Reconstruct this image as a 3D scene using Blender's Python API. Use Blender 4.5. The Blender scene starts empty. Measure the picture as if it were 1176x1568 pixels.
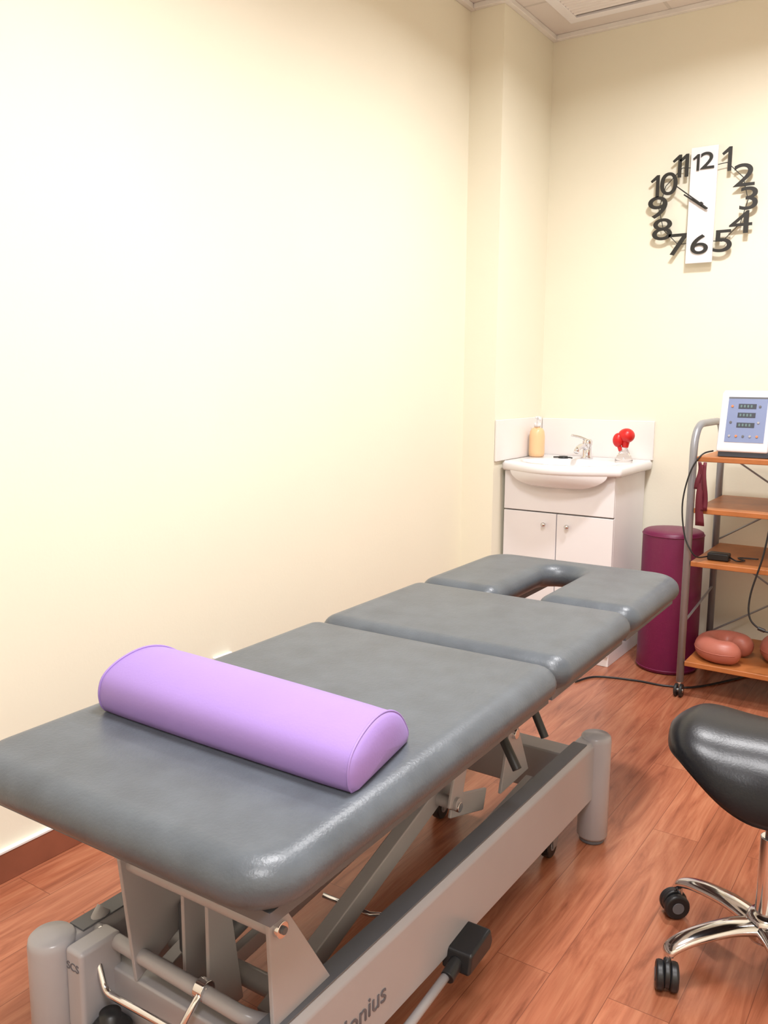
import bpy, math
from mathutils import Vector, Matrix
sc=bpy.context.scene
sc.view_settings.view_transform='Standard'
COL=sc.collection
# ---------------------------------------------------------------- materials
def nt(name):
    m=bpy.data.materials.new(name); m.use_nodes=True
    n=m.node_tree; b=n.nodes['Principled BSDF']; return m,n,b
def mat(name,c,rough=.5,metal=0,var=.06,vs=6,bump=0,bs=200,coat=0,spec=.5):
    m,n,b=nt(name)
    tc=n.nodes.new('ShaderNodeTexCoord')
    no=n.nodes.new('ShaderNodeTexNoise'); no.inputs['Scale'].default_value=vs; no.inputs['Detail'].default_value=4
    n.links.new(tc.outputs['Object'],no.inputs['Vector'])
    r=n.nodes.new('ShaderNodeValToRGB')
    r.color_ramp.elements[0].position=.3; r.color_ramp.elements[1].position=.7
    r.color_ramp.elements[0].color=[x*(1-var) for x in c]+[1]
    r.color_ramp.elements[1].color=[min(1,x*(1+var)) for x in c]+[1]
    n.links.new(no.outputs['Fac'],r.inputs['Fac']); n.links.new(r.outputs['Color'],b.inputs['Base Color'])
    b.inputs['Roughness'].default_value=rough; b.inputs['Metallic'].default_value=metal
    b.inputs['Coat Weight'].default_value=coat; b.inputs['Specular IOR Level'].default_value=spec
    if bump:
        n2=n.nodes.new('ShaderNodeTexNoise'); n2.inputs['Scale'].default_value=bs; n2.inputs['Detail'].default_value=3
        n.links.new(tc.outputs['Object'],n2.inputs['Vector'])
        bp=n.nodes.new('ShaderNodeBump'); bp.inputs['Strength'].default_value=bump; bp.inputs['Distance'].default_value=.002
        n.links.new(n2.outputs['Fac'],bp.inputs['Height']); n.links.new(bp.outputs['Normal'],b.inputs['Normal'])
    return m
WALL=mat('wall_paint',(.885,.855,.71),.75,var=.012,vs=2,bump=.15,bs=90)
CEIL=None
GREY=mat('grey_vinyl',(.088,.104,.122),.36,var=.13,vs=16,bump=.28,bs=170)
LAV=mat('lavender_vinyl',(.325,.215,.54),.46,var=.03,vs=5,bump=.12,bs=200,spec=.4)
FRAME=mat('frame_enamel',(.39,.38,.40),.28,var=.03)
FRAMED=mat('frame_dark_grey',(.12,.125,.14),.4)
BLACK=mat('black_plastic',(.012,.013,.015),.4)
BLEA=mat('black_leather',(.007,.008,.011),.33,var=.1,bump=.12,bs=200,spec=.35)
CHROME=mat('chrome',(.75,.75,.77),.12,1,var=.02)
STEEL=mat('trolley_tube',(.32,.33,.36),.35,.4,var=.02)
WHITE=mat('white_lacquer',(.88,.87,.90),.3,var=.01)
CERAM=mat('white_ceramic',(.86,.85,.87),.12,var=.01)
TILE=mat('white_tile',(.88,.84,.82),.25,var=.01)
SHELF=mat('shelf_wood',(.43,.15,.045),.4,var=.15,vs=12)
MAROON=mat('maroon_vinyl',(.16,.008,.06),.42,var=.08,bump=.2)
STRAP=mat('maroon_strap',(.12,.008,.022),.6,var=.08)
RUST=mat('salmon_vinyl',(.43,.135,.095),.42,var=.08)
RED=mat('red_rubber',(.60,.012,.012),.35)
PEACH=mat('peach_soap',(.85,.55,.30),.3,var=.03)
CLOCKW=mat('clock_face_white',(.86,.85,.88),.3,var=.01)
INK=mat('clock_black',(.02,.02,.018),.5)
BLUE=mat('panel_blue',(.20,.25,.42),.4,var=.02)
DGREY=mat('dark_display',(.05,.06,.08),.3)
DIGIT=mat('display_digits',(.12,.20,.20),.5)
DEVW=mat('device_white',(.74,.74,.80),.4,var=.01)
LINE=mat('gap_shadow_line',(.25,.23,.22),.8)
CAULK=mat('white_caulk',(.85,.83,.80),.5)
SKIRT=mat('skirting_wood',(.27,.09,.05),.45,var=.15,vs=8)
TXT=mat('grey_lettering',(.12,.12,.14),.5)
ORANGE=mat('orange_dot',(.7,.22,.08),.4)
def glass():
    m,n,b=nt('clear_glass'); b.inputs['Transmission Weight'].default_value=.9; b.inputs['Roughness'].default_value=.05
    b.inputs['Base Color'].default_value=(.95,.93,.93,1); return m
GLASS=glass()
# floor
def floor_mat():
    m,n,b=nt('laminate_planks'); L=n.links.new
    tc=n.nodes.new('ShaderNodeTexCoord'); mp=n.nodes.new('ShaderNodeMapping'); mp.inputs['Rotation'].default_value=(0,0,math.pi/2)
    L(tc.outputs['Object'],mp.inputs['Vector'])
    br=n.nodes.new('ShaderNodeTexBrick'); br.inputs['Scale'].default_value=1; br.inputs['Brick Width'].default_value=1.15
    br.inputs['Row Height'].default_value=.125; br.inputs['Mortar Size'].default_value=.0009; br.offset=.37
    br.inputs['Color1'].default_value=(0,0,0,1); br.inputs['Color2'].default_value=(1,1,1,1); br.inputs['Mortar'].default_value=(.5,.5,.5,1)
    L(mp.outputs['Vector'],br.inputs['Vector'])
    # grain coords: stretched + shifted per plank
    mp2=n.nodes.new('ShaderNodeMapping'); mp2.inputs['Scale'].default_value=(1.6,14,1); L(mp.outputs['Vector'],mp2.inputs['Vector'])
    va=n.nodes.new('ShaderNodeVectorMath'); va.operation='MULTIPLY_ADD'; va.inputs[1].default_value=(7,5,3)
    L(br.outputs['Color'],va.inputs[0]); L(mp2.outputs['Vector'],va.inputs[2])
    no=n.nodes.new('ShaderNodeTexNoise'); no.inputs['Scale'].default_value=1.3; no.inputs['Detail'].default_value=8; no.inputs['Distortion'].default_value=1.8; no.inputs['Roughness'].default_value=.6
    L(va.outputs[0],no.inputs['Vector'])
    mpf=n.nodes.new('ShaderNodeMapping'); mpf.inputs['Scale'].default_value=(6,160,1); L(mp.outputs['Vector'],mpf.inputs['Vector'])
    nf=n.nodes.new('ShaderNodeTexNoise'); nf.inputs['Scale'].default_value=1; nf.inputs['Detail'].default_value=3; L(mpf.outputs['Vector'],nf.inputs['Vector'])
    cr=n.nodes.new('ShaderNodeValToRGB'); e=cr.color_ramp.elements
    e[0].position=.27; e[0].color=(.23,.069,.034,1); e[1].position=.73; e[1].color=(.50,.205,.112,1)
    k=e.new(.48); k.color=(.39,.134,.070,1)
    L(no.outputs['Fac'],cr.inputs['Fac'])
    h=n.nodes.new('ShaderNodeMix'); h.data_type='RGBA'; h.blend_type='MULTIPLY'; h.inputs[0].default_value=1
    tr=n.nodes.new('ShaderNodeValToRGB'); tr.color_ramp.elements[0].color=(.88,.87,.86,1); tr.color_ramp.elements[1].color=(1.05,1.04,1.03,1)
    L(br.outputs['Color'],tr.inputs['Fac']); L(cr.outputs['Color'],h.inputs[6]); L(tr.outputs['Color'],h.inputs[7])
    h3=n.nodes.new('ShaderNodeMix'); h3.data_type='RGBA'; h3.blend_type='MULTIPLY'; h3.inputs[0].default_value=.3
    L(h.outputs[2],h3.inputs[6]); 
    fr=n.nodes.new('ShaderNodeValToRGB'); fr.color_ramp.elements[0].position=.35; fr.color_ramp.elements[0].color=(.6,.55,.5,1); fr.color_ramp.elements[1].position=.6
    L(nf.outputs['Fac'],fr.inputs['Fac']); L(fr.outputs['Color'],h3.inputs[7])
    h2=n.nodes.new('ShaderNodeMix'); h2.data_type='RGBA'; h2.inputs[7].default_value=(.20,.065,.035,1)
    L(br.outputs['Fac'],h2.inputs[0]); L(h3.outputs[2],h2.inputs[6]); L(h2.outputs[2],b.inputs['Base Color'])
    b.inputs['Roughness'].default_value=.27
    return m
FLOOR=floor_mat()
def ceil_mat():
    m,n,b=nt('ceiling_tiles'); L=n.links.new
    tc=n.nodes.new('ShaderNodeTexCoord')
    br=n.nodes.new('ShaderNodeTexBrick'); br.offset=0; br.inputs['Scale'].default_value=1; br.inputs['Brick Width'].default_value=.6; br.inputs['Row Height'].default_value=.6
    br.inputs['Mortar Size'].default_value=.008
    br.inputs['Color1'].default_value=(.80,.75,.71,1); br.inputs['Color2'].default_value=(.78,.73,.69,1); br.inputs['Mortar'].default_value=(.66,.62,.58,1)
    L(tc.outputs['Object'],br.inputs['Vector']); L(br.outputs['Color'],b.inputs['Base Color']); b.inputs['Roughness'].default_value=.85
    return m
CEIL=ceil_mat()
# ---------------------------------------------------------------- builders
def add(o,parent=None):
    COL.objects.link(o)
    if parent is not None:
        o.parent=parent; o.matrix_parent_inverse=Matrix.Translation(-parent.location)
    return o
def empty(name,loc=(0,0,0)):
    e=bpy.data.objects.new(name,None); e.location=loc; e.empty_display_size=.05; COL.objects.link(e); return e
def mesh(name,v,f,m,parent=None,smooth=False):
    me=bpy.data.meshes.new(name); me.from_pydata([tuple(p) for p in v],[],f); me.validate(); me.update()
    import bmesh
    bm=bmesh.new(); bm.from_mesh(me); bmesh.ops.recalc_face_normals(bm,faces=bm.faces); bm.to_mesh(me); bm.free()
    me.materials.append(m)
    if smooth: me.polygons.foreach_set('use_smooth',[True]*len(me.polygons))
    return add(bpy.data.objects.new(name,me),parent)
def bevel(o,w,seg=3):
    b=o.modifiers.new('b','BEVEL'); b.width=w; b.segments=seg; b.limit_method='ANGLE'; b.angle_limit=.6; b.harden_normals=True
    o.data.polygons.foreach_set('use_smooth',[True]*len(o.data.polygons)); return o
def box(name,x0,x1,y0,y1,z0,z1,m,parent=None,bv=0):
    v=[(x,y,z) for x in (x0,x1) for y in (y0,y1) for z in (z0,z1)]
    f=[(0,1,3,2),(4,6,7,5),(0,4,5,1),(2,3,7,6),(0,2,6,4),(1,5,7,3)]
    o=mesh(name,v,f,m,parent)
    if bv: bevel(o,bv)
    return o
def prism(name,poly,axis,a0,a1,m,parent=None,bv=0):
    """poly of 2D pts extruded along axis: 'x' -> pts (y,z); 'y' -> (x,z); 'z' -> (x,y)"""
    def P(p,a): return {'x':(a,p[0],p[1]),'y':(p[0],a,p[1]),'z':(p[0],p[1],a)}[axis]
    n=len(poly); v=[P(p,a0) for p in poly]+[P(p,a1) for p in poly]
    f=[tuple(range(n)),tuple(range(n,2*n))]+[(i,(i+1)%n,n+(i+1)%n,n+i) for i in range(n)]
    o=mesh(name,v,f,m,parent)
    if bv: bevel(o,bv)
    return o
def cyl(name,p0,p1,r,m,parent=None,r2=None,seg=28,bv=0):
    p0=Vector(p0);p1=Vector(p1); r2=r if r2 is None else r2
    d=(p1-p0).normalized(); q=d.to_track_quat('Z','Y')
    v=[];
    for p,rr in ((p0,r),(p1,r2)):
        for i in range(seg):
            a=2*math.pi*i/seg; v.append(p+q@Vector((rr*math.cos(a),rr*math.sin(a),0)))
    f=[tuple(range(seg)),tuple(range(seg,2*seg))]+[(i,(i+1)%seg,seg+(i+1)%seg,seg+i) for i in range(seg)]
    o=mesh(name,v,f,m,parent)
    bevel(o,bv if bv else min(r,r2)*.12,2)
    return o
def lathe(name,prof,c,m,parent=None,seg=40):
    v=[];f=[]
    for r,z in prof:
        for i in range(seg):
            a=2*math.pi*i/seg; v.append((c[0]+r*math.cos(a),c[1]+r*math.sin(a),c[2]+z))
    n=len(prof)
    for j in range(n-1):
        for i in range(seg):
            f.append((j*seg+i,j*seg+(i+1)%seg,(j+1)*seg+(i+1)%seg,(j+1)*seg+i))
    f.append(tuple(range(seg))); f.append(tuple(range((n-1)*seg,n*seg)))
    return mesh(name,v,f,m,parent,True)
def smoothpts(pts,k=8):
    pts=[Vector(p) for p in pts]; out=[]
    n=len(pts)
    for i in range(n-1):
        p0=pts[max(i-1,0)];p1=pts[i];p2=pts[i+1];p3=pts[min(i+2,n-1)]
        for j in range(k):
            t=j/k
            out.append(.5*((2*p1)+(p2-p0)*t+(2*p0-5*p1+4*p2-p3)*t*t+(3*p1-p0-3*p2+p3)*t**3))
    out.append(pts[-1]); return out
def fillet(pts,r,k=6):
    pts=[Vector(p) for p in pts]; out=[pts[0]]
    for i in range(1,len(pts)-1):
        a=(pts[i-1]-pts[i]); b=(pts[i+1]-pts[i]); d=min(r,a.length*.49,b.length*.49)
        A=pts[i]+a.normalized()*d; B=pts[i]+b.normalized()*d
        for j in range(k+1):
            t=j/k; out.append((1-t)**2*A+2*t*(1-t)*pts[i]+t*t*B)
    out.append(pts[-1]); return out
def tube(name,pts,r,m,parent=None,seg=14,closed=False,radii=None,flat=1.0):
    pts=[Vector(p) for p in pts]; n=len(pts); v=[];f=[]
    up=None
    for i,p in enumerate(pts):
        if closed: t=(pts[(i+1)%n]-pts[i-1]).normalized()
        else: t=(pts[min(i+1,n-1)]-pts[max(i-1,0)]).normalized()
        if up is None: up=Vector((0,0,1)) if abs(t.z)<.9 else Vector((1,0,0))
        s=t.cross(up).normalized(); up=s.cross(t).normalized()
        rr=radii[i] if radii else r
        for j in range(seg):
            a=2*math.pi*j/seg; v.append(p+s*math.cos(a)*rr+up*math.sin(a)*rr*flat)
    for i in range(n if closed else n-1):
        for j in range(seg):
            a=i*seg;b=((i+1)%n)*seg
            f.append((a+j,a+(j+1)%seg,b+(j+1)%seg,b+j))
    if not closed: f.append(tuple(range(seg))); f.append(tuple(range((n-1)*seg,n*seg)))
    return mesh(name,v,f,m,parent,True)
def rpoly(c,k=8):
    """rounded polygon from (x,y,r)"""
    out=[];n=len(c)
    for i in range(n):
        p=Vector(c[i][:2]);r=c[i][2];a=Vector(c[i-1][:2])-p;b=Vector(c[(i+1)%n][:2])-p
        ang=a.angle(b); d=r/math.tan(ang/2); A=p+a.normalized()*d;B=p+b.normalized()*d
        bis=(a.normalized()+b.normalized()).normalized(); C=p+bis*(r/math.sin(ang/2))
        va=A-C;vb=B-C; th=math.atan2(va.x*vb.y-va.y*vb.x,va.dot(vb))
        for j in range(k+1):
            t=th*j/k; out.append((C.x+va.x*math.cos(t)-va.y*math.sin(t),C.y+va.x*math.sin(t)+va.y*math.cos(t)))
    return out
def slab(name,out,z0,z1,ro,m,parent=None,zm=.5,k=8):
    P=[Vector(p) for p in out];n=len(P);N=[]
    for i in range(n):
        t=(P[(i+1)%n]-P[i-1]).normalized(); N.append(Vector((-t.y,t.x)))
    zc=z0+(z1-z0)*zm; rings=[]
    for j in range(k+1):
        a=math.pi/2*j/k; rings.append((ro*(1-math.sin(a)),zc-(zc-z0)*math.cos(a)))
    for j in range(1,k+1):
        a=math.pi/2*j/k; rings.append((ro*(1-math.cos(a)),zc+(z1-zc)*math.sin(a)))
    v=[];f=[]
    for o,z in rings:
        for i in range(n): q=P[i]+N[i]*o; v.append((q.x,q.y,z))
    R=len(rings)
    for j in range(R-1):
        for i in range(n): f.append((j*n+i,j*n+(i+1)%n,(j+1)*n+(i+1)%n,(j+1)*n+i))
    f.append(tuple(range(n)));f.append(tuple(range((R-1)*n,R*n)))
    return mesh(name,v,f,m,parent,True)
def ell(name,c,r,m,parent=None,seg=28,rg=16):
    v=[];f=[]
    for j in range(rg+1):
        a=math.pi*(j+.02)/(rg+.04)-math.pi/2
        for i in range(seg):
            b=2*math.pi*i/seg; v.append((c[0]+r[0]*math.cos(a)*math.cos(b),c[1]+r[1]*math.cos(a)*math.sin(b),c[2]+r[2]*math.sin(a)))
    for j in range(rg):
        for i in range(seg): f.append((j*seg+i,j*seg+(i+1)%seg,(j+1)*seg+(i+1)%seg,(j+1)*seg+i))
    f.append(tuple(range(seg)));f.append(tuple(range(rg*seg,(rg+1)*seg)))
    return mesh(name,v,f,m,parent,True)
def text(name,s,size,loc,rot,m,parent=None,ext=.003,off=0,sx=1):
    c=bpy.data.curves.new(name,'FONT'); c.body=s; c.size=size; c.extrude=ext; c.offset=off; c.align_x='CENTER'; c.align_y='CENTER'
    t=bpy.data.objects.new(name+'_c',c); COL.objects.link(t)
    dg=bpy.context.evaluated_depsgraph_get(); me=bpy.data.meshes.new_from_object(t.evaluated_get(dg))
    bpy.data.objects.remove(t)
    M=Matrix.Translation(loc)@Matrix.Rotation(rot[2],4,'Z')@Matrix.Rotation(rot[1],4,'Y')@Matrix.Rotation(rot[0],4,'X')@Matrix.Diagonal((sx,1,1,1))
    me.transform(M); me.materials.clear(); me.materials.append(m); me.name=name
    return add(bpy.data.objects.new(name,me),parent)
# ---------------------------------------------------------------- room
XL,XP,YP,YB,ZC,XR,YF=-1.90,-1.74,3.47,3.98,2.82,1.3,-1.4
box('floor',XL-.1,XR+.1,YF-.1,YB+.1,-.1,0,FLOOR)
box('ceiling',XL-.1,XR+.1,YF-.1,YB+.1,ZC,ZC+.1,CEIL)
box('wall_left',XL-.1,XL,YF-.1,YB+.1,0,ZC,WALL)
box('wall_back',XL,XR+.1,YB,YB+.1,0,ZC,WALL)
box('wall_right',XR,XR+.1,YF-.1,YB,0,ZC,WALL)
box('wall_front',XL,XR,YF-.1,YF,0,ZC,WALL)
box('wall_column',XL,XP,YP,YB,0,ZC,WALL)
box('baseboard_left',XL,XL+.014,YF,YP,0,.078,SKIRT,bv=.002)
box('trim_1',XL,XL+.016,YF,YP,.078,.083,CAULK)
box('baseboard_back',-1.18,XR,YB-.014,YB,0,.078,SKIRT,bv=.002)
box('baseboard_column',XL,XP,YP-.014,YP,0,.078,SKIRT,bv=.002)
# ceiling edge trims (shadow-gap angle)
box('trim_2',XL,XL+.025,YF,YP,ZC-.022,ZC,CAULK,bv=.003)
box('trim_3',XL+.025,XP+.025,YP-.025,YP,ZC-.022,ZC,CAULK,bv=.003)
box('trim_4',XP,XP+.025,YP,YB,ZC-.022,ZC,CAULK,bv=.003)
box('trim_5',XP+.025,XR,YB-.025,YB,ZC-.022,ZC,CAULK,bv=.003)
# ceiling vent
e=empty('ceiling_air_vent',(-1.3,3.62,ZC))
x0,x1,y0,y1=-1.60,-1.08,3.50,3.84
box('frame_back',x0,x1,y1-.045,y1,ZC-.014,ZC-.0005,WHITE,e,.003); box('frame_front',x0,x1,y0,y0+.045,ZC-.014,ZC-.0005,WHITE,e,.003)
box('frame_left',x0,x0+.045,y0+.045,y1-.045,ZC-.014,ZC-.0005,WHITE,e,.003); box('frame_right',x1-.045,x1,y0+.045,y1-.045,ZC-.014,ZC-.0005,WHITE,e,.003)
box('core',x0+.045,x1-.045,y0+.045,y1-.045,ZC-.004,ZC-.0005,LINE,e)
for i in range(8):
    y=y0+.06+i*.0275; prism('slat_%d'%i,[(y,ZC-.004),(y+.004,ZC-.004),(y+.014,ZC-.012),(y+.010,ZC-.012)],'x',x0+.045,x1-.045,TILE,e)
# ceiling lights: square fittings with louvred (limited spread) lamps
def panel(x,y,w,sx=.6,c=(.99,.975,.985),spread=156):
    e=empty('ceiling_light_panel',(x,y,ZC)); sy=sx
    for a,b,cx,d in ((-sx/2,sx/2,-sy/2,-sy/2+.02),(-sx/2,sx/2,sy/2-.02,sy/2),(-sx/2,-sx/2+.02,-sy/2+.02,sy/2-.02),(sx/2-.02,sx/2,-sy/2+.02,sy/2-.02)):
        box('frame',x+a,x+b,y+cx,y+d,ZC-.02,ZC-.0005,WHITE,e)
    m,n,b=nt('light_diffuser'); b.inputs['Base Color'].default_value=(.9,.9,.9,1); b.inputs['Emission Color'].default_value=(*c,1); b.inputs['Emission Strength'].default_value=3
    box('diffuser',x-sx/2+.02,x+sx/2-.02,y-sy/2+.02,y+sy/2-.02,ZC-.012,ZC-.0005,m,e)
    l=bpy.data.lights.new('lamp','AREA'); l.shape='SQUARE'; l.size=sx-.04; l.energy=w; l.color=c; l.spread=math.radians(spread)
    o=bpy.data.objects.new('lamp',l); o.location=(x,y,ZC-.021); add(o,e)
panel(-.55,1.3,39)
panel(-.62,2.85,34,.24,spread=162)
panel(.3,-.3,42)
# ---------------------------------------------------------------- treatment couch
cx=-.975
C=empty('treatment_couch',(cx,.70,0))
L_,R_=-1.31,-.64
slab('pad_leg',rpoly([(L_,.70,.09),(R_,.70,.085),(R_,1.662,.05),(L_,1.662,.05)]),.578,.655,.045,GREY,C)
slab('pad_seat',rpoly([(L_,1.668,.05),(R_,1.668,.05),(R_,2.168,.05),(L_,2.168,.05)]),.578,.655,.045,GREY,C)
sL,sR=cx-.074,cx+.046
slab('pad_head',rpoly([(L_,2.174,.05),(sL,2.174,.046),(sL,2.575,.055),(sR,2.575,.055),(sR,2.174,.046),(R_,2.174,.05),(R_,2.70,.10),(L_,2.70,.10)]),.578,.655,.045,GREY,C)
# wooden boards under pads
box('board_leg',L_+.04,R_-.03,.74,1.655,.563,.582,FRAMED,C); box('board_seat',L_+.04,R_-.03,1.675,2.16,.563,.582,FRAMED,C)
box('board_head_left',L_+.04,sL-.03,2.19,2.66,.563,.582,FRAMED,C); box('board_head_right',sR+.03,R_-.03,2.19,2.66,.563,.582,FRAMED,C)
# upper frame
for i,x in enumerate((-1.16,-.80)):
    box('upper_rail_%d'%i,x-.02,x+.02,.86,2.15,.523,.563,FRAME,C,.004)
    box('head_rail_%d'%i,x-.015,x+.015,2.15,2.6,.535,.563,FRAME,C,.004)
for i,y in enumerate((.90,1.45,2.05)):
    box('upper_cross_%d'%i,-1.16,-.80,y-.02,y+.02,.525,.56,FRAME,C,.004)
# base beams
bx0,bx1=-1.21,-.775
for i,x in enumerate((bx0,bx1)):
    prism('base_beam_%d'%i,[(x-.028,.135),(x+.028,.135),(x+.028,.285),(x+.018,.298),(x-.018,.298),(x-.028,.285)],'y',.80,2.14,FRAME,C,.004)
    box('beam_top_strip_%d'%i,x-.019,x+.019,.84,2.08,.2975,.301,FRAMED,C,.001)
for i,(x,y) in enumerate(((bx0-.012,.80),(bx1+.018,.80),(bx0-.012,2.15),(bx1+.018,2.15))):
    lathe('leg_column_%d'%i,[(.036,.012),(.041,.02),(.041,.29),(.039,.301),(.034,.306),(.001,.308)],(x,y,0),FRAME,C)
    cyl('leg_foot_%d'%i,(x,y,0),(x,y,.014),.034,FRAMED,C)
box('base_cross_near',bx0+.028,bx1-.028,.86,.92,.14,.24,FRAME,C,.005)
box('base_cross_far',bx0+.028,bx1-.028,2.05,2.12,.15,.27,FRAME,C,.005)
box('corner_block',bx0+.028,bx0+.072,.795,.88,.15,.30,FRAME,C,.008)
# beam lettering
text('beam_lettering','Honius',.052,(bx1+.0292,1.05,.20),(math.pi/2,0,math.pi/2),TXT,C,.0006)
text('corner_lettering','SCS',.02,(bx0+.050,.7945,.27),(math.pi/2,0,0),TXT,C,.0005)
# the base sits square to the room while the top is turned a degree
Mb=Matrix.Translation((cx,.70,0))@Matrix.Rotation(math.radians(-1.35),4,'Z')@Matrix.Translation((-cx,-.70,0))
for o in list(C.children):
    if o.name.split('_')[0] in ('base','beam','leg','corner'): o.data.transform(Mb)
# near pivots with triangular plates
for i,x in enumerate((-1.075,-.765)):
    prism('near_plate_%d'%i,[(.835,.475),(.85,.487),(.875,.487),(.89,.472),(1.00,.30),(.86,.24)] if i==0 else [(.842,.475),(.85,.487),(.875,.487),(.885,.472),(.99,.30),(.85,.30)],'x',x-.004,x+.004,FRAME,C,.002)
    cyl('near_bolt_%d'%i,(x-.01,.862,.458),(x+.014,.862,.458),.013,CHROME,C); cyl('near_bolt_cap_%d'%i,(x+.012,.862,.458),(x+.018,.862,.458),.006,FRAMED,C)
cyl('near_pivot_tube',(-1.075,.862,.458),(-.77,.862,.458),.015,FRAME,C)
# lifting arms
def bar(name,x,p,q,w,h,m):
    y0,z0=p;y1,z1=q; d=Vector((y1-y0,z1-z0)).normalized(); nn=Vector((-d.y,d.x))*h/2
    return prism(name,[(y0-nn.x,z0-nn.y),(y1-nn.x,z1-nn.y),(y1+nn.x,z1+nn.y),(y0+nn.x,z0+nn.y)],'x',x-w/2,x+w/2,m,C,.003)
for i,x in enumerate((-1.09,-.865)):
    bar('lift_arm_%d'%i,x,(.95,.20),(1.76,.44),.03,.045,FRAME)
    bar('lift_arm_lower_%d'%i,x+.035,(1.02,.155),(1.95,.22),.02,.035,FRAME)
    bar('upper_link_%d'%i,x,(.862,.455),(.92,.54),.012,.05,FRAME)
cyl('lift_cross_tube',(-1.13,1.0,.215),(-.85,1.0,.215),.018,FRAME,C)
cyl('mid_cross_tube',(-1.17,1.50,.36),(-.80,1.50,.36),.014,FRAME,C)
# lift plates near
for i,x in enumerate((-1.0,-.945)):
    prism('lift_plate_%d'%i,[(.90,.19),(.98,.19),(.945,.44),(.90,.44)],'x',x-.004,x+.004,FRAME,C,.002)
box('actuator_motor',-1.07,-1.01,.95,1.12,.24,.34,FRAMED,C,.01)
cyl('actuator_ram',(-.97,.95,.30),(-.97,1.75,.44),.018,FRAMED,C)
cyl('actuator_rod',(-.97,1.6,.415),(-.97,1.9,.467),.010,CHROME,C)
# far brackets
for i,x in enumerate((-1.17,-.80)):
    prism('far_bracket_%d'%i,[(1.70,.30),(1.86,.30),(1.79,.435),(1.775,.447),(1.755,.447),(1.74,.435)],'x',x-.004,x+.004,FRAME,C,.002)
    cyl('far_bolt_%d'%i,(x-.01,1.765,.425),(x+.013,1.765,.425),.012,CHROME,C)
    bar('far_link_%d'%i,x-.02,(1.765,.425),(1.68,.545),.008,.06,FRAME)
    bar('mid_link_%d'%i,x-.012,(1.50,.35),(1.56,.54),.008,.055,FRAME)
    bar('mid_gusset_%d'%i,x-.02,(1.50,.35),(1.66,.30),.008,.05,FRAME)
    cyl('mid_bolt_%d'%i,(x-.02,1.50,.355),(x+.004,1.50,.355),.011,CHROME,C)
cyl('far_pivot_tube',(-1.17,1.765,.425),(-.80,1.765,.425),.014,FRAME,C)
# black release levers
tube('release_lever_far',[(-.80,1.70,.55),(-.73,1.685,.545),(-.715,1.683,.53)],.006,CHROME,C)
cyl('lever_grip_far',(-.72,1.683,.54),(-.683,1.675,.475),.009,BLACK,C)
tube('release_lever_near',[(-.80,1.56,.54),(-.745,1.555,.53)],.006,CHROME,C)
cyl('lever_grip_near',(-.745,1.555,.535),(-.685,1.535,.455),.010,BLACK,C)
tube('knob_rod',[(-.95,1.22,.25),(-.86,1.25,.225),(-.82,1.27,.225)],.005,CHROME,C); ell('white_knob',(-.818,1.275,.224),(.016,.010,.009),WHITE,C)
# foot control bar at near end
tube('foot_bar',fillet([(-1.20,.90,.31),(-1.20,.875,.285),(-.83,.868,.275),(-.805,.90,.255),(-.80,.95,.2)],.03),.013,FRAME,C)
tube('chrome_handle',fillet([(-1.165,.868,.292),(-1.158,.842,.288),(-1.115,.83,.222),(-.935,.825,.232),(-.922,.842,.272),(-.92,.868,.290)],.016),.006,CHROME,C)
for i,x in enumerate((-1.165,-.925)): cyl('handle_clamp_%d'%i,(x-.010,.87,.283),(x+.010,.87,.283),.017,CHROME,C)
# black caster housing under the near corner
lathe('caster_housing',[(.030,.12),(.036,.13),(.036,.165),(.026,.178),(.018,.182),(.018,.195),(.001,.196)],(-1.10,.825,0),BLACK,C)
# foot pedal along right beam
tube('pedal_rod',[(-.728,.95,.10),(-.722,1.15,.10),(-.715,1.31,.125)],.009,FRAME,C)
cyl('pedal_hub',(-.712,1.295,.122),(-.712,1.335,.132),.014,BLACK,C)
prism('pedal_pad',[(1.325,.115),(1.42,.12),(1.43,.135),(1.42,.165),(1.335,.155)],'x',-.742,-.68,BLACK,C,.006)
# casters under the base
def caster(x,y,r,P,n,m=BLACK):
    cyl('caster_wheel_'+n,(x-.012,y,r),(x+.012,y,r),r,m,P,bv=.004)
    cyl('caster_hub_'+n,(x-.014,y,r),(x+.014,y,r),r*.45,STEEL,P)
for n,(x,y) in {'a':(-1.10,.84),'b':(-.83,.90),'c':(-1.13,2.02),'d':(-.79,2.0)}.items():
    caster(x,y,.035,C,n)
    prism('caster_fork_'+n,[(y-.012,.03),(y+.012,.03),(y+.03,.08),(y+.03,.14),(y-.02,.14),(y-.02,.08)],'x',x+.014,x+.018,STEEL,C)
    prism('caster_fork2_'+n,[(y-.012,.03),(y+.012,.03),(y+.03,.08),(y+.03,.14),(y-.02,.14),(y-.02,.08)],'x',x-.018,x-.014,STEEL,C)
C.rotation_euler=(0,0,math.radians(1.0))
# ---------------------------------------------------------------- bolster cushion
B=empty('bolster_cushion',(-.98,1.05,.656))
sec=smoothpts([(0,.006,0),(0,-.004,.015),(0,-.006,.042),(0,.006,.068),(0,.042,.088),(0,.092,.097),(0,.14,.088),(0,.182,.062),(0,.210,.026),(0,.216,.008),(0,.208,0)],5)
NS=36; n=len(sec); v=[]; f=[]
cy_,cz_=.105,.035
xs=[]
XA,XB=-1.238,-.688
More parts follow.
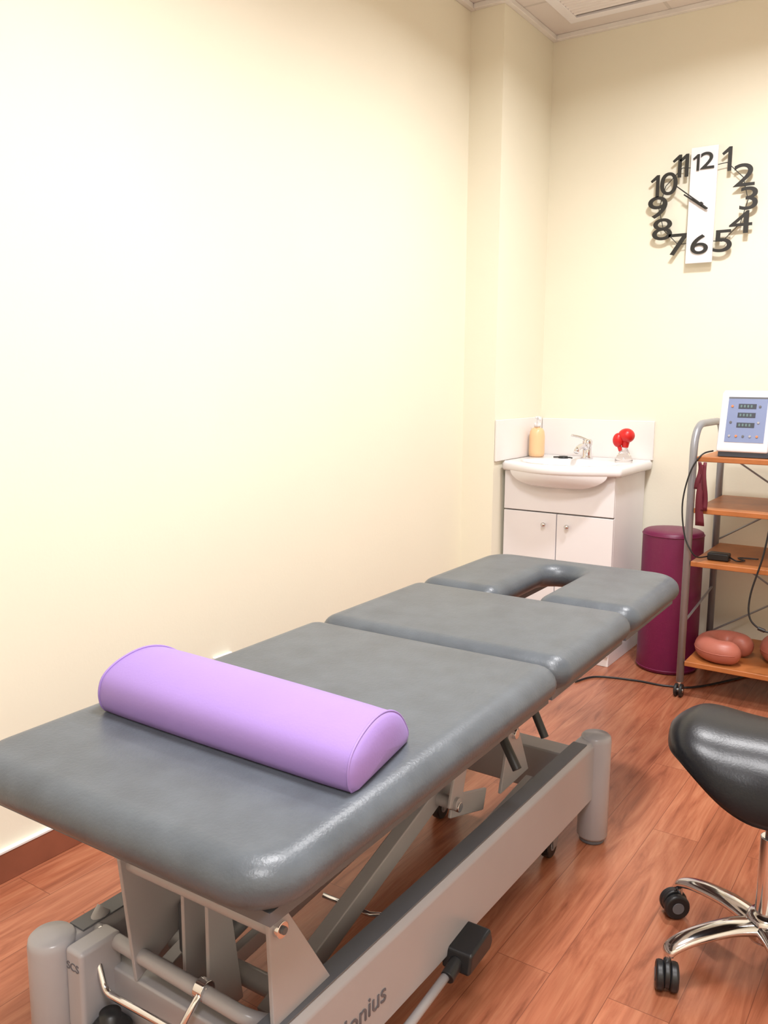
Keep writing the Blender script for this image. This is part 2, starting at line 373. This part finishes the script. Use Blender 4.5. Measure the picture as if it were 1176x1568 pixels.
# profile along the length: (offset t, scale)
prof=[(-.016,.02),(-.0155,.30),(-.013,.62),(-.008,.88),(-.002,.975),(.0,.985),(.006,.99)]
for d,s in prof: xs.append((XA+d,s))
for k in range(1,12): t=k/12; xs.append((XA+.006+(XB-XA-.012)*t,1+.018*math.sin(t*math.pi)))
for d,s in reversed(prof): xs.append((XB-d,s))
for x,s in xs:
    t=(x-XA)/(XB-XA); hs=lerp_=1.0-.13*t
    for p in sec:
        yy=cy_+(p.y-cy_)*s; zz=max(0,(cz_+(p.z-cz_)*s))*hs
        skew=-.17*max(0,t-.6)/.4*yy      # far corner of the right end is drawn in slightly
        skew2=.06*max(0,.3-t)/.3*yy
        v.append((x+skew+skew2,.938+yy,.6555+zz))
for j in range(len(xs)-1):
    for i in range(n): f.append((j*n+i,j*n+(i+1)%n,(j+1)*n+(i+1)%n,(j+1)*n+i))
f.append(tuple(range(n)));f.append(tuple(range((len(xs)-1)*n,len(xs)*n)))
mesh('cover',v,f,LAV,B,True)
for nm,j in (('seam_left',5),('seam_right',len(xs)-6)):
    tube(nm,[(v[j*n+i][0],v[j*n+i][1],v[j*n+i][2]+.001) for i in range(n)],.0021,LAV,B,8)
# ---------------------------------------------------------------- washbasin with cabinet
V=empty('bathroom_vanity',(-1.46,3.75,0))
a0,a1,f0=-1.72,-1.205,3.55
box('cabinet_body',a0,a1,f0+.018,YB-.016,0,.845,WHITE,V,.002)
box('drawer_front',a0,a1,f0,f0+.017,.668,.842,WHITE,V,.002)
mid=(a0+a1)/2
box('door_left',a0,mid-.002,f0,f0+.017,.05,.662,WHITE,V,.002); box('door_right',mid+.002,a1,f0,f0+.017,.05,.662,WHITE,V,.002)
box('gap_backing',a0+.002,a1-.002,f0+.0165,f0+.0185,.05,.84,LINE,V)
for i,x in enumerate((mid-.055,mid+.055)):
    k=lathe('knob_%d'%i,[(.004,0),(.004,.01),(.010,.016),(.010,.022),(.001,.025)],(0,0,0),CHROME,V)
    k.data.transform(Matrix.Translation((x,f0,.612))@Matrix.Rotation(math.pi/2,4,'X'))
# basin top
bl,brr=-1.726,-1.175; bm=(bl+brr)/2; hw=(brr-bl)/2
def yfront(x):
    s=(x-bm)/hw
    return 3.535-.105*max(0,math.cos(s*math.pi/2*.98))**1.1
NX,NY=60,40; v=[];f=[]
ztop,zb=.888,.850
for i in range(NX+1):
    x=bl+(brr-bl)*i/NX; yf=yfront(x)
    for j in range(NY+1):
        y=yf+(3.965-yf)*j/NY
        q=((x-bm)/.215)**2+((y-3.635)/.145)**2
        z=ztop-.11*max(0,1-q)**.6 if q<1 else ztop
        edge=min(x-bl,brr-x,y-yf)
        if edge<.012: z-=.012*(1-math.sqrt(max(0,1-(1-edge/.012)**2)))
        v.append((x,y,z))
W=NY+1
for i in range(NX):
    for j in range(NY): f.append((i*W+j,(i+1)*W+j,(i+1)*W+j+1,i*W+j+1))
# skirt
per=[i*W for i in range(NX+1)]+[NX*W+j for j in range(1,NY+1)]+[i*W+NY for i in range(NX-1,-1,-1)]+[j for j in range(NY-1,0,-1)]
base=len(v)
for k in per:
    x,y,z=v[k]; v.append((x,y,zb+.006))
for k in per:
    x,y,z=v[k]; v.append((bm+(x-bm)*.985,3.8+(y-3.8)*.985,zb-.004))
n=len(per)
for i in range(n):
    f.append((per[i],per[(i+1)%n],base+(i+1)%n,base+i)); f.append((base+i,base+(i+1)%n,base+n+(i+1)%n,base+n+i))
f.append(tuple(range(base+n,base+2*n)))
bs=mesh('basin_top',v,f,CERAM,V,True)
# belly below the rim
bel=[];bf=[];NA=24
for j in range(9):
    t=j/8
    for i in range(NA+1):
        a=math.pi*(i/NA); x=bm+.225*math.cos(a)*(1-t**2)**.5; 
        yf=yfront(x); z=.852-.075*t
        yy=f0+.004-(f0+.004-yf-.004)*((1-t**2)**.5)*1.0
        bel.append((x,min(yy,f0+.004),z))
for j in range(8):
    for i in range(NA): bf.append((j*(NA+1)+i,j*(NA+1)+i+1,(j+1)*(NA+1)+i+1,(j+1)*(NA+1)+i))
mesh('basin_belly',bel,bf,CERAM,V,True)
cyl('drain',(bm,3.65,.775),(bm,3.65,.7805),.022,CHROME,V)
SP=empty('splashback_tile',(-1.46,3.97,.885))
box('splashback_back',XP+.012,-1.175,YB-.013,YB-.001,.886,1.066,TILE,SP,.003)
box('splashback_side',XP+.001,XP+.012,YP+.004,YB-.013,.886,1.072,TILE,SP,.003)
# faucet
F=empty('basin_faucet',(bm,3.86,ztop))
fx,fy=bm,3.86
lathe('body',[(.028,0),(.028,.006),(.021,.012),(.020,.06),(.023,.066),(.023,.082),(.016,.09),(.001,.092)],(fx,fy,ztop+.0003),CHROME,F)
tube('spout',smoothpts([(fx,fy-.005,ztop+.045),(fx-.004,fy-.05,ztop+.062),(fx-.008,fy-.10,ztop+.052),(fx-.008,fy-.115,ztop+.035)]),.012,CHROME,F)
tube('lever',smoothpts([(fx,fy,ztop+.086),(fx-.03,fy-.02,ztop+.10),(fx-.065,fy-.04,ztop+.108)]),.006,CHROME,F)
# soap dispenser
S=empty('soap_dispenser',(-1.683,3.81,ztop)); sxx,syy=-1.683,3.81
lathe('bottle',[(.030,0),(.036,.004),(.0375,.02),(.037,.095),(.034,.12),(.026,.134),(.014,.139),(.013,.146),(.001,.147)],(sxx,syy,ztop+.0003),PEACH,S)
lathe('pump_collar',[(.016,.142),(.016,.160),(.010,.162),(.005,.164),(.005,.180),(.012,.181),(.012,.190),(.001,.192)],(sxx,syy,ztop),WHITE,S)
tube('pump_nozzle',smoothpts([(sxx,syy,ztop+.186),(sxx+.015,syy-.02,ztop+.188),(sxx+.033,syy-.045,ztop+.179)]),.005,WHITE,S)
# cupping set
Q=empty('cupping_suction_cup',(-1.255,3.80,ztop))
lathe('glass_cup',[(.038,0),(.040,.006),(.034,.022),(.022,.045),(.014,.060),(.011,.075),(.001,.076)],(-1.255,3.80,ztop+.0005),GLASS,Q)
ell('rubber_bulb',(-1.248,3.80,ztop+.118),(.037,.035,.033),RED,Q); cyl('bulb_neck',(-1.252,3.80,ztop+.065),(-1.25,3.80,ztop+.10),.014,RED,Q,r2=.02)
ell('small_bulb',(-1.280,3.785,ztop+.098),(.024,.024,.032),RED,Q); cyl('small_bulb_neck',(-1.268,3.79,ztop+.05),(-1.278,3.786,ztop+.08),.009,RED,Q)
# sink plug
K=empty('sink_plug_with_chain',(-1.54,3.80,ztop))
lathe('plug',[(.022,0),(.024,.004),(.020,.010),(.001,.011)],(-1.545,3.805,ztop+.0005),BLACK,K)
tube('chain',smoothpts([(-1.56,3.80,ztop+.006),(-1.59,3.80,ztop+.004),(-1.57,3.82,ztop+.004),(-1.52,3.82,ztop+.004),(-1.50,3.80,ztop+.004)]),.003,BLACK,K)
# ---------------------------------------------------------------- wall clock
K=empty('wall_clock',(-1.017,YB,2.0)); kx,kz=-1.017,2.0; yq=YB-.032
box('face_panel',kx-.056,kx+.056,YB-.038,YB-.030,kz-.245,kz+.235,CLOCKW,K,.002)
box('mount',kx-.03,kx+.03,YB-.030,YB-.0005,kz-.05,kz+.05,BLACK,K)
def one(name,px,pz,s,yy):
    # numeral 1 with flag and foot
    w=s*.055; t=s*.36
    prism(name,[(px-w,pz-t),(px+w,pz-t),(px+w,pz+t),(px-w*.6,pz+t),(px-s*.24,pz+t*.52),(px-s*.20,pz+t*.36),(px-w,pz+t*.62)],'y',yy-.003,yy+.003,INK,K)
for h in range(1,13):
    a=math.radians(90-30*h); r=.19
    rr=.172 if h in (6,12) else r
    px,pz=kx+rr*math.cos(a),kz+rr*math.sin(a)
    yy=YB-.041 if h in (6,12) else yq
    R2=(math.pi/2,0,0)
    if h==1: one('numeral_1',px+.008,pz+.008,.135,yy)
    elif h==10: one('numeral_10_a',px-.03,pz,.130,yy); text('numeral_10_b','0',.135,(px+.018,yy,pz),R2,INK,K,.003,0,1.25)
    elif h==11: one('numeral_11_a',px-.008,pz+.004,.130,yy); one('numeral_11_b',px+.022,pz+.004,.130,yy)
    elif h==12: one('numeral_12_a',px-.024,pz,.092,yy); text('numeral_12_b','2',.098,(px+.014,yy,pz),R2,INK,K,.003,0,1.35)
    else: text('numeral_%d'%h,str(h),.115 if h==6 else .132,(px,yy,pz),R2,INK,K,.003,0,1.5)
for h in (1,2,3,4,5,7,8,9,10,11):
    a=math.radians(90-30*h); b=math.radians(90-30*(h+1)) if h not in (5,11) else None
    if b is not None:
        cyl('rod_%d'%h,(kx+.185*math.cos(a),yq+.004,kz+.185*math.sin(a)),(kx+.185*math.cos(b),yq+.004,kz+.185*math.sin(b)),.0018,INK,K,seg=8)
for h,s in ((1,1),(5,1),(7,-1),(11,-1)):
    a=math.radians(90-30*h); cyl('arm_%d'%h,(kx+s*.05,yq+.004,kz+.18*math.sin(a)),(kx+.185*math.cos(a),yq+.004,kz+.185*math.sin(a)),.0018,INK,K,seg=8)
def hand(n,ax,az,bx,bz,w,y):
    d=Vector((bx-ax,bz-az)).normalized(); p=Vector((-d.y,d.x))*w
    prism(n,[(ax-p.x,az-p.y),(bx-p.x*.6,bz-p.y*.6),(bx+p.x*.6,bz+p.y*.6),(ax+p.x,az+p.y)],'y',y-.001,y+.001,INK,K)
hand('minute_hand',kx+.028,kz-.024,kx-.112,kz+.086,.0035,YB-.050)
hand('hour_hand',kx+.022,kz-.022,kx-.075,kz+.045,.005,YB-.047)
cyl('hub',(kx,YB-.054,kz),(kx,YB-.037,kz),.007,INK,K)
# ---------------------------------------------------------------- trolley
T=empty('equipment_trolley',(-.55,3.65,0))
tx0,tx1,ty0,ty1=-.852,-.24,3.40,3.86
for i,x in enumerate((tx0,tx1)):
    tube('side_frame_%d'%i,fillet([(x,ty0,.06),(x,ty0,1.085),(x,ty1,1.085),(x,ty1,.06)],.12,10),.0145,STEEL,T)
for i,(x,y) in enumerate(((tx0,ty0),(tx0,ty1),(tx1,ty0),(tx1,ty1))):
    cyl('caster_wheel_%d'%i,(x-.016,y-.008,.026),(x-.004,y-.008,.026),.026,BLACK,T,bv=.004); cyl('caster_wheelb_%d'%i,(x+.004,y-.008,.026),(x+.016,y-.008,.026),.026,BLACK,T,bv=.004)
    cyl('caster_axle_%d'%i,(x-.018,y-.008,.026),(x+.018,y-.008,.026),.008,CHROME,T); cyl('caster_stem_%d'%i,(x,y-.002,.03),(x,y,.075),.008,CHROME,T)
for i,z in enumerate((.15,.555,.765,.965)):
    box('shelf_%d'%i,tx0+.016,tx1-.016,ty0-.012,ty1+.005,z-.02,z,SHELF,T,.003)
    for j,y in enumerate((ty0+.01,ty1-.01)):
        cyl('shelf_pin_%d_%d'%(i,j),(tx0+.01,y,z-.01),(tx0+.02,y,z-.01),.006,CHROME,T)
cyl('brace_a',(tx0+.01,ty1,.16),(tx1-.01,ty1,.55),.004,STEEL,T); cyl('brace_b',(tx0+.01,ty1,.535),(tx1-.01,ty1,.16),.004,STEEL,T)
cyl('brace_c',(tx0+.01,ty1+.006,.57),(tx1-.01,ty1+.006,.95),.004,STEEL,T); cyl('brace_d',(tx0+.01,ty1+.006,.95),(tx1-.01,ty1+.006,.57),.004,STEEL,T)
cyl('brace_side',(tx0,ty0,.30),(tx0,ty1,.36),.005,STEEL,T)
# device on the trolley
D=empty('electrotherapy_device',(-.66,3.55,.965))
dx0,dx1=-.775,-.592
prism('housing',[(3.42,.985),(3.42,1.00),(3.47,1.205),(3.50,1.215),(3.545,1.205),(3.62,1.05),(3.62,.985)],'x',dx0,dx1,DEVW,D,.006)
box('rubber_base',dx0+.006,dx1+.02,3.425,3.62,.966,.986,DGREY,D,.003)
# tilted front plate elements placed on the sloping face
p0=Vector((0,3.42,1.0)); p1=Vector((0,3.47,1.205)); up=(p1-p0).normalized(); nrm=Vector((0,-up.z,up.y)); LF=(p1-p0).length
def plate(n,xa,xb,ta,tb,th,m):
    A=p0+up*(ta*LF);Bp=p0+up*(tb*LF)
    v=[]
    for o in (-.001,th):
        for x,q in ((xa,A),(xb,A),(xb,Bp),(xa,Bp)): w=q+nrm*o; v.append((x,w.y,w.z))
    mesh(n,v,[(0,1,2,3),(4,5,6,7),(0,1,5,4),(1,2,6,5),(2,3,7,6),(3,0,4,7)],m,D)
plate('blue_panel',dx0+.026,dx1-.018,.11,.93,.0015,BLUE)
plate('title_bar',dx0+.026,dx1-.018,.90,.93,.002,FRAMED)
for i,t in enumerate((.72,.56,.38)):
    plate('display_%d'%i,dx0+.064,dx1-.056,t,t+.085,.003,DGREY)
    for k in range(4):
        xk=dx0+.071+k*.012
        plate('digit_%d_%d'%(i,k),xk,xk+.006,t+.02,t+.065,.0035,DIGIT)
def button(n,x,t,m,r=.0045):
    c=p0+up*(t*LF); c.x=x; cyl(n,c,c+nrm*.004,r,m,D,seg=14)
for r_,t in enumerate((.22,.47,.76)):
    for c_ in range(5):
        x=dx0+.042+c_*.0245
        if r_>0 and c_ in (1,2,3): continue
        button('button_%d_%d'%(r_,c_),x,t,(FRAME,ORANGE,FRAMED)[(2*r_+c_)%3])
# cables hanging on the trolley
tube('lead_a',smoothpts([(-.79,3.44,.985),(-.82,3.39,.97),(-.855,3.375,.90),(-.875,3.372,.78),(-.86,3.370,.66),(-.83,3.365,.60),(-.81,3.385,.575),(-.79,3.46,.568)]),.0030,BLACK,T)
tube('lead_b',smoothpts([(-.56,3.45,.985),(-.545,3.375,.94),(-.55,3.37,.80),(-.57,3.368,.62),(-.605,3.365,.46),(-.60,3.36,.37),(-.55,3.36,.33),(-.5,3.37,.33)]),.0035,BLACK,T)
cyl('plug',(-.57,3.36,.337),(-.545,3.36,.33),.007,BLACK,T)
box('power_brick',-.79,-.71,3.45,3.50,.5555,.585,BLACK,T,.006)
tube('brick_lead',smoothpts([(-.712,3.475,.572),(-.68,3.46,.562),(-.66,3.50,.560),(-.69,3.54,.560),(-.62,3.56,.560)]),.003,BLACK,T)
# maroon straps hanging from the top shelf
for i,(x,zt,zb_,ww) in enumerate(((-.822,.945,.84,.010),(-.810,.935,.70,.014),(-.797,.945,.76,.010))):
    v=[];f=[];N=12
    for k in range(N+1):
        t=k/N; z=zt+(zb_-zt)*t; xo=.004*math.sin(t*5+i*2); yo=3.378-.004*i+.003*math.sin(t*7+i)
        w=ww*(.6+.6*t)
        v+= [(x+xo-w,yo,z),(x+xo+w,yo-.003,z),(x+xo+w,yo+.002,z),(x+xo-w,yo+.005,z)]
    for k in range(N):
        for j in range(4): f.append((k*4+j,k*4+(j+1)%4,(k+1)*4+(j+1)%4,(k+1)*4+j))
    f+=[(0,1,2,3),(N*4,N*4+1,N*4+2,N*4+3)]
    mesh('hanging_strap_%d'%i,v,f,STRAP,T,True)
# face cushions (C-shaped)
def ring(name,c,R,r,a0,a1,fl=.72):
    E=empty(name,c); n=48;pts=[];rad=[]
    for i in range(n+1):
        t=i/n;a=math.radians(a0+(a1-a0)*t)
        pts.append((c[0]+R*math.cos(a),c[1]+R*1.15*math.sin(a),c[2]+r*fl)); e=min(t,1-t)*math.radians(a1-a0)*R/(r*.8)
        rad.append(r*math.sqrt(max(.02,1-(1-min(1,e))**2)))
    tube('padding',pts,r,RUST,E,28,radii=rad,flat=fl)
    tube('seam',[(c[0]+(R+r*.995)*math.cos(math.radians(a0+25+(a1-a0-50)*k/40)),c[1]+(R*1.15+r*.995)*math.sin(math.radians(a0+25+(a1-a0-50)*k/40)),c[2]+r*fl) for k in range(41)],.0018,RUST,E,6)
    return E
ring('face_cushion',(-.712,3.520,.1505),.070,.046,15,325,1.0)
ring('face_cushion',(-.480,3.61,.1505),.068,.050,-10,290,1.0)
# standing roll cushion
rcx=-.998
lathe('roll_cushion',[(.114,0),(.124,.004),(.127,.015),(.127,.595),(.124,.608),(.114,.614),(.05,.617),(.001,.617)],(rcx,3.73,0.0005),MAROON)
rc=bpy.data.objects['roll_cushion']
for nm,z in (('seam_top',.598),('seam_bottom',.016)):
    tube(nm,[(rcx+.1265*math.cos(a*math.pi/24),3.73+.1265*math.sin(a*math.pi/24),z) for a in range(48)],.003,MAROON,None,8,closed=True).parent=rc
# floor cable
tube('floor_cable',smoothpts([(-1.25,3.30,.005),(-1.2,3.41,.005),(-1.05,3.46,.005),(-.92,3.47,.005),(-.80,3.55,.005),(-.6,3.93,.005)]),.004,BLACK)
# wall socket
E=empty('wall_socket',(XL,1.9,.34)); box('plate',XL+.0005,XL+.012,1.86,1.94,.30,.38,WHITE,E,.003); box('rocker',XL+.012,XL+.016,1.875,1.925,.315,.365,WHITE,E,.002)
# ---------------------------------------------------------------- saddle stool
O=empty('saddle_stool',(-.255,1.84,0)); hx,hy=-.255,1.84
v=[];f=[];NR=56;NPh=32
X0,X1=-.470,-.04
def lerp(a,b,t): return a+(b-a)*t
def sm(t): t=max(0,min(1,t)); return t*t*(3-2*t)
for i in range(NR+1):
    s=-math.cos(math.pi*i/NR); x=(X0+X1)/2+(X1-X0)/2*s
    e=max(.02,(1-abs(s)**5))**.5
    Tt=.546+.008*sm((-s-.3)/.5)+.04*sm((s-.1)/.9)-.014*sm((-s-.75)/.3)
    Dd=lerp(.066,.125,sm((s+.86)/.85)); Ww=lerp(.15,.168,sm((s+1)/.8))-.03*sm((s-.3)/.7); th=.055
    cr=[]
    for k in range(NPh+1):
        ph=math.radians(-98+196*k/NPh); cr.append((Ww*math.copysign(abs(math.sin(ph))**.85,ph),Tt-Dd*(1-math.cos(ph))))
    for k in range(NPh+1):
        ph=math.radians(92-184*k/NPh); cr.append(((Ww-th*.8)*math.sin(ph),Tt-th-max(.01,Dd-th*.9)*(1-math.cos(ph))))
    cz=Tt-Dd*.45
    for y,z in cr: v.append((x,hy+y*e,cz+(z-cz)*e))
n=2*(NPh+1)
for j in range(NR):
    for i in range(n): f.append((j*n+i,j*n+(i+1)%n,(j+1)*n+(i+1)%n,(j+1)*n+i))
f.append(tuple(range(n)));f.append(tuple(range(NR*n,(NR+1)*n)))
st=mesh('saddle_seat',v,f,BLEA,O,True)
box('seat_plate',hx-.09,hx+.09,hy-.06,hy+.06,.465,.495,BLACK,O,.008)
cyl('gas_lift_inner',(hx,hy,.28),(hx,hy,.48),.013,CHROME,O); cyl('gas_lift_outer',(hx,hy,.10),(hx,hy,.31),.022,CHROME,O)
cyl('lift_cover',(hx,hy,.40),(hx,hy,.47),.028,BLACK,O)
lathe('base_hub',[(.032,.078),(.038,.088),(.038,.128),(.030,.138),(.001,.14)],(hx,hy,0),CHROME,O)
for i in range(5):
    a=math.radians(154+72*i); c,s_=math.cos(a),math.sin(a)
    P=smoothpts([(hx+c*.02,hy+s_*.02,.108),(hx+c*.09,hy+s_*.09,.114),(hx+c*.17,hy+s_*.17,.104),(hx+c*.215,hy+s_*.215,.088),(hx+c*.225,hy+s_*.225,.075)],6)
    nP=len(P); tube('base_leg_%d'%i,P,.02,CHROME,O,16,radii=[lerp(.030,.017,k/(nP-1)) for k in range(nP)],flat=.55)
    ex,ey=hx+c*.225,hy+s_*.225
    cyl('caster_stem_%d'%i,(ex,ey,.05),(ex,ey,.082),.008,CHROME,O)
    b=a+1.1; cb,sb=math.cos(b),math.sin(b); qx,qy=ex+cb*.010,ey+sb*.010
    ax=Vector((-sb,cb,0))
    for w in (-1,1):
        q=Vector((qx,qy,.0305))+ax*w*.014
        cyl('caster_wheel_%d_%d'%(i,w),q-ax*.009,q+ax*.009,.030,BLACK,O,bv=.006)
        cyl('caster_cap_%d_%d'%(i,w),q+ax*w*.009,q+ax*w*.0105,.014,FRAMED,O)
    cyl('caster_body_%d'%i,Vector((qx,qy,.036))-ax*.006,Vector((qx,qy,.036))+ax*.006,.029,BLACK,O)
# ---------------------------------------------------------------- world + camera
w=bpy.data.worlds.new('world'); sc.world=w; w.use_nodes=True
w.node_tree.nodes['Background'].inputs[0].default_value=(.9,.92,1,1); w.node_tree.nodes['Background'].inputs[1].default_value=.3
cam=bpy.data.cameras.new('camera'); co=bpy.data.objects.new('camera',cam); COL.objects.link(co)
cam.sensor_fit='VERTICAL'; cam.sensor_height=36; cam.lens=36*1314/1568
th=math.radians(8.8); ps=math.radians(33.9); ro=math.radians(.33)
Fv=Vector((-math.sin(ps)*math.cos(th),math.cos(ps)*math.cos(th),-math.sin(th)))
Rv=Vector((math.cos(ps),math.sin(ps),0)); Uv=Rv.cross(Fv)
R2=Rv*math.cos(ro)+Uv*math.sin(ro); U2=Uv*math.cos(ro)-Rv*math.sin(ro)
m=Matrix((R2,U2,-Fv)).transposed().to_4x4(); m.translation=Vector((0,0,1.25)); co.matrix_world=m
cam.clip_start=.02
sc.camera=co
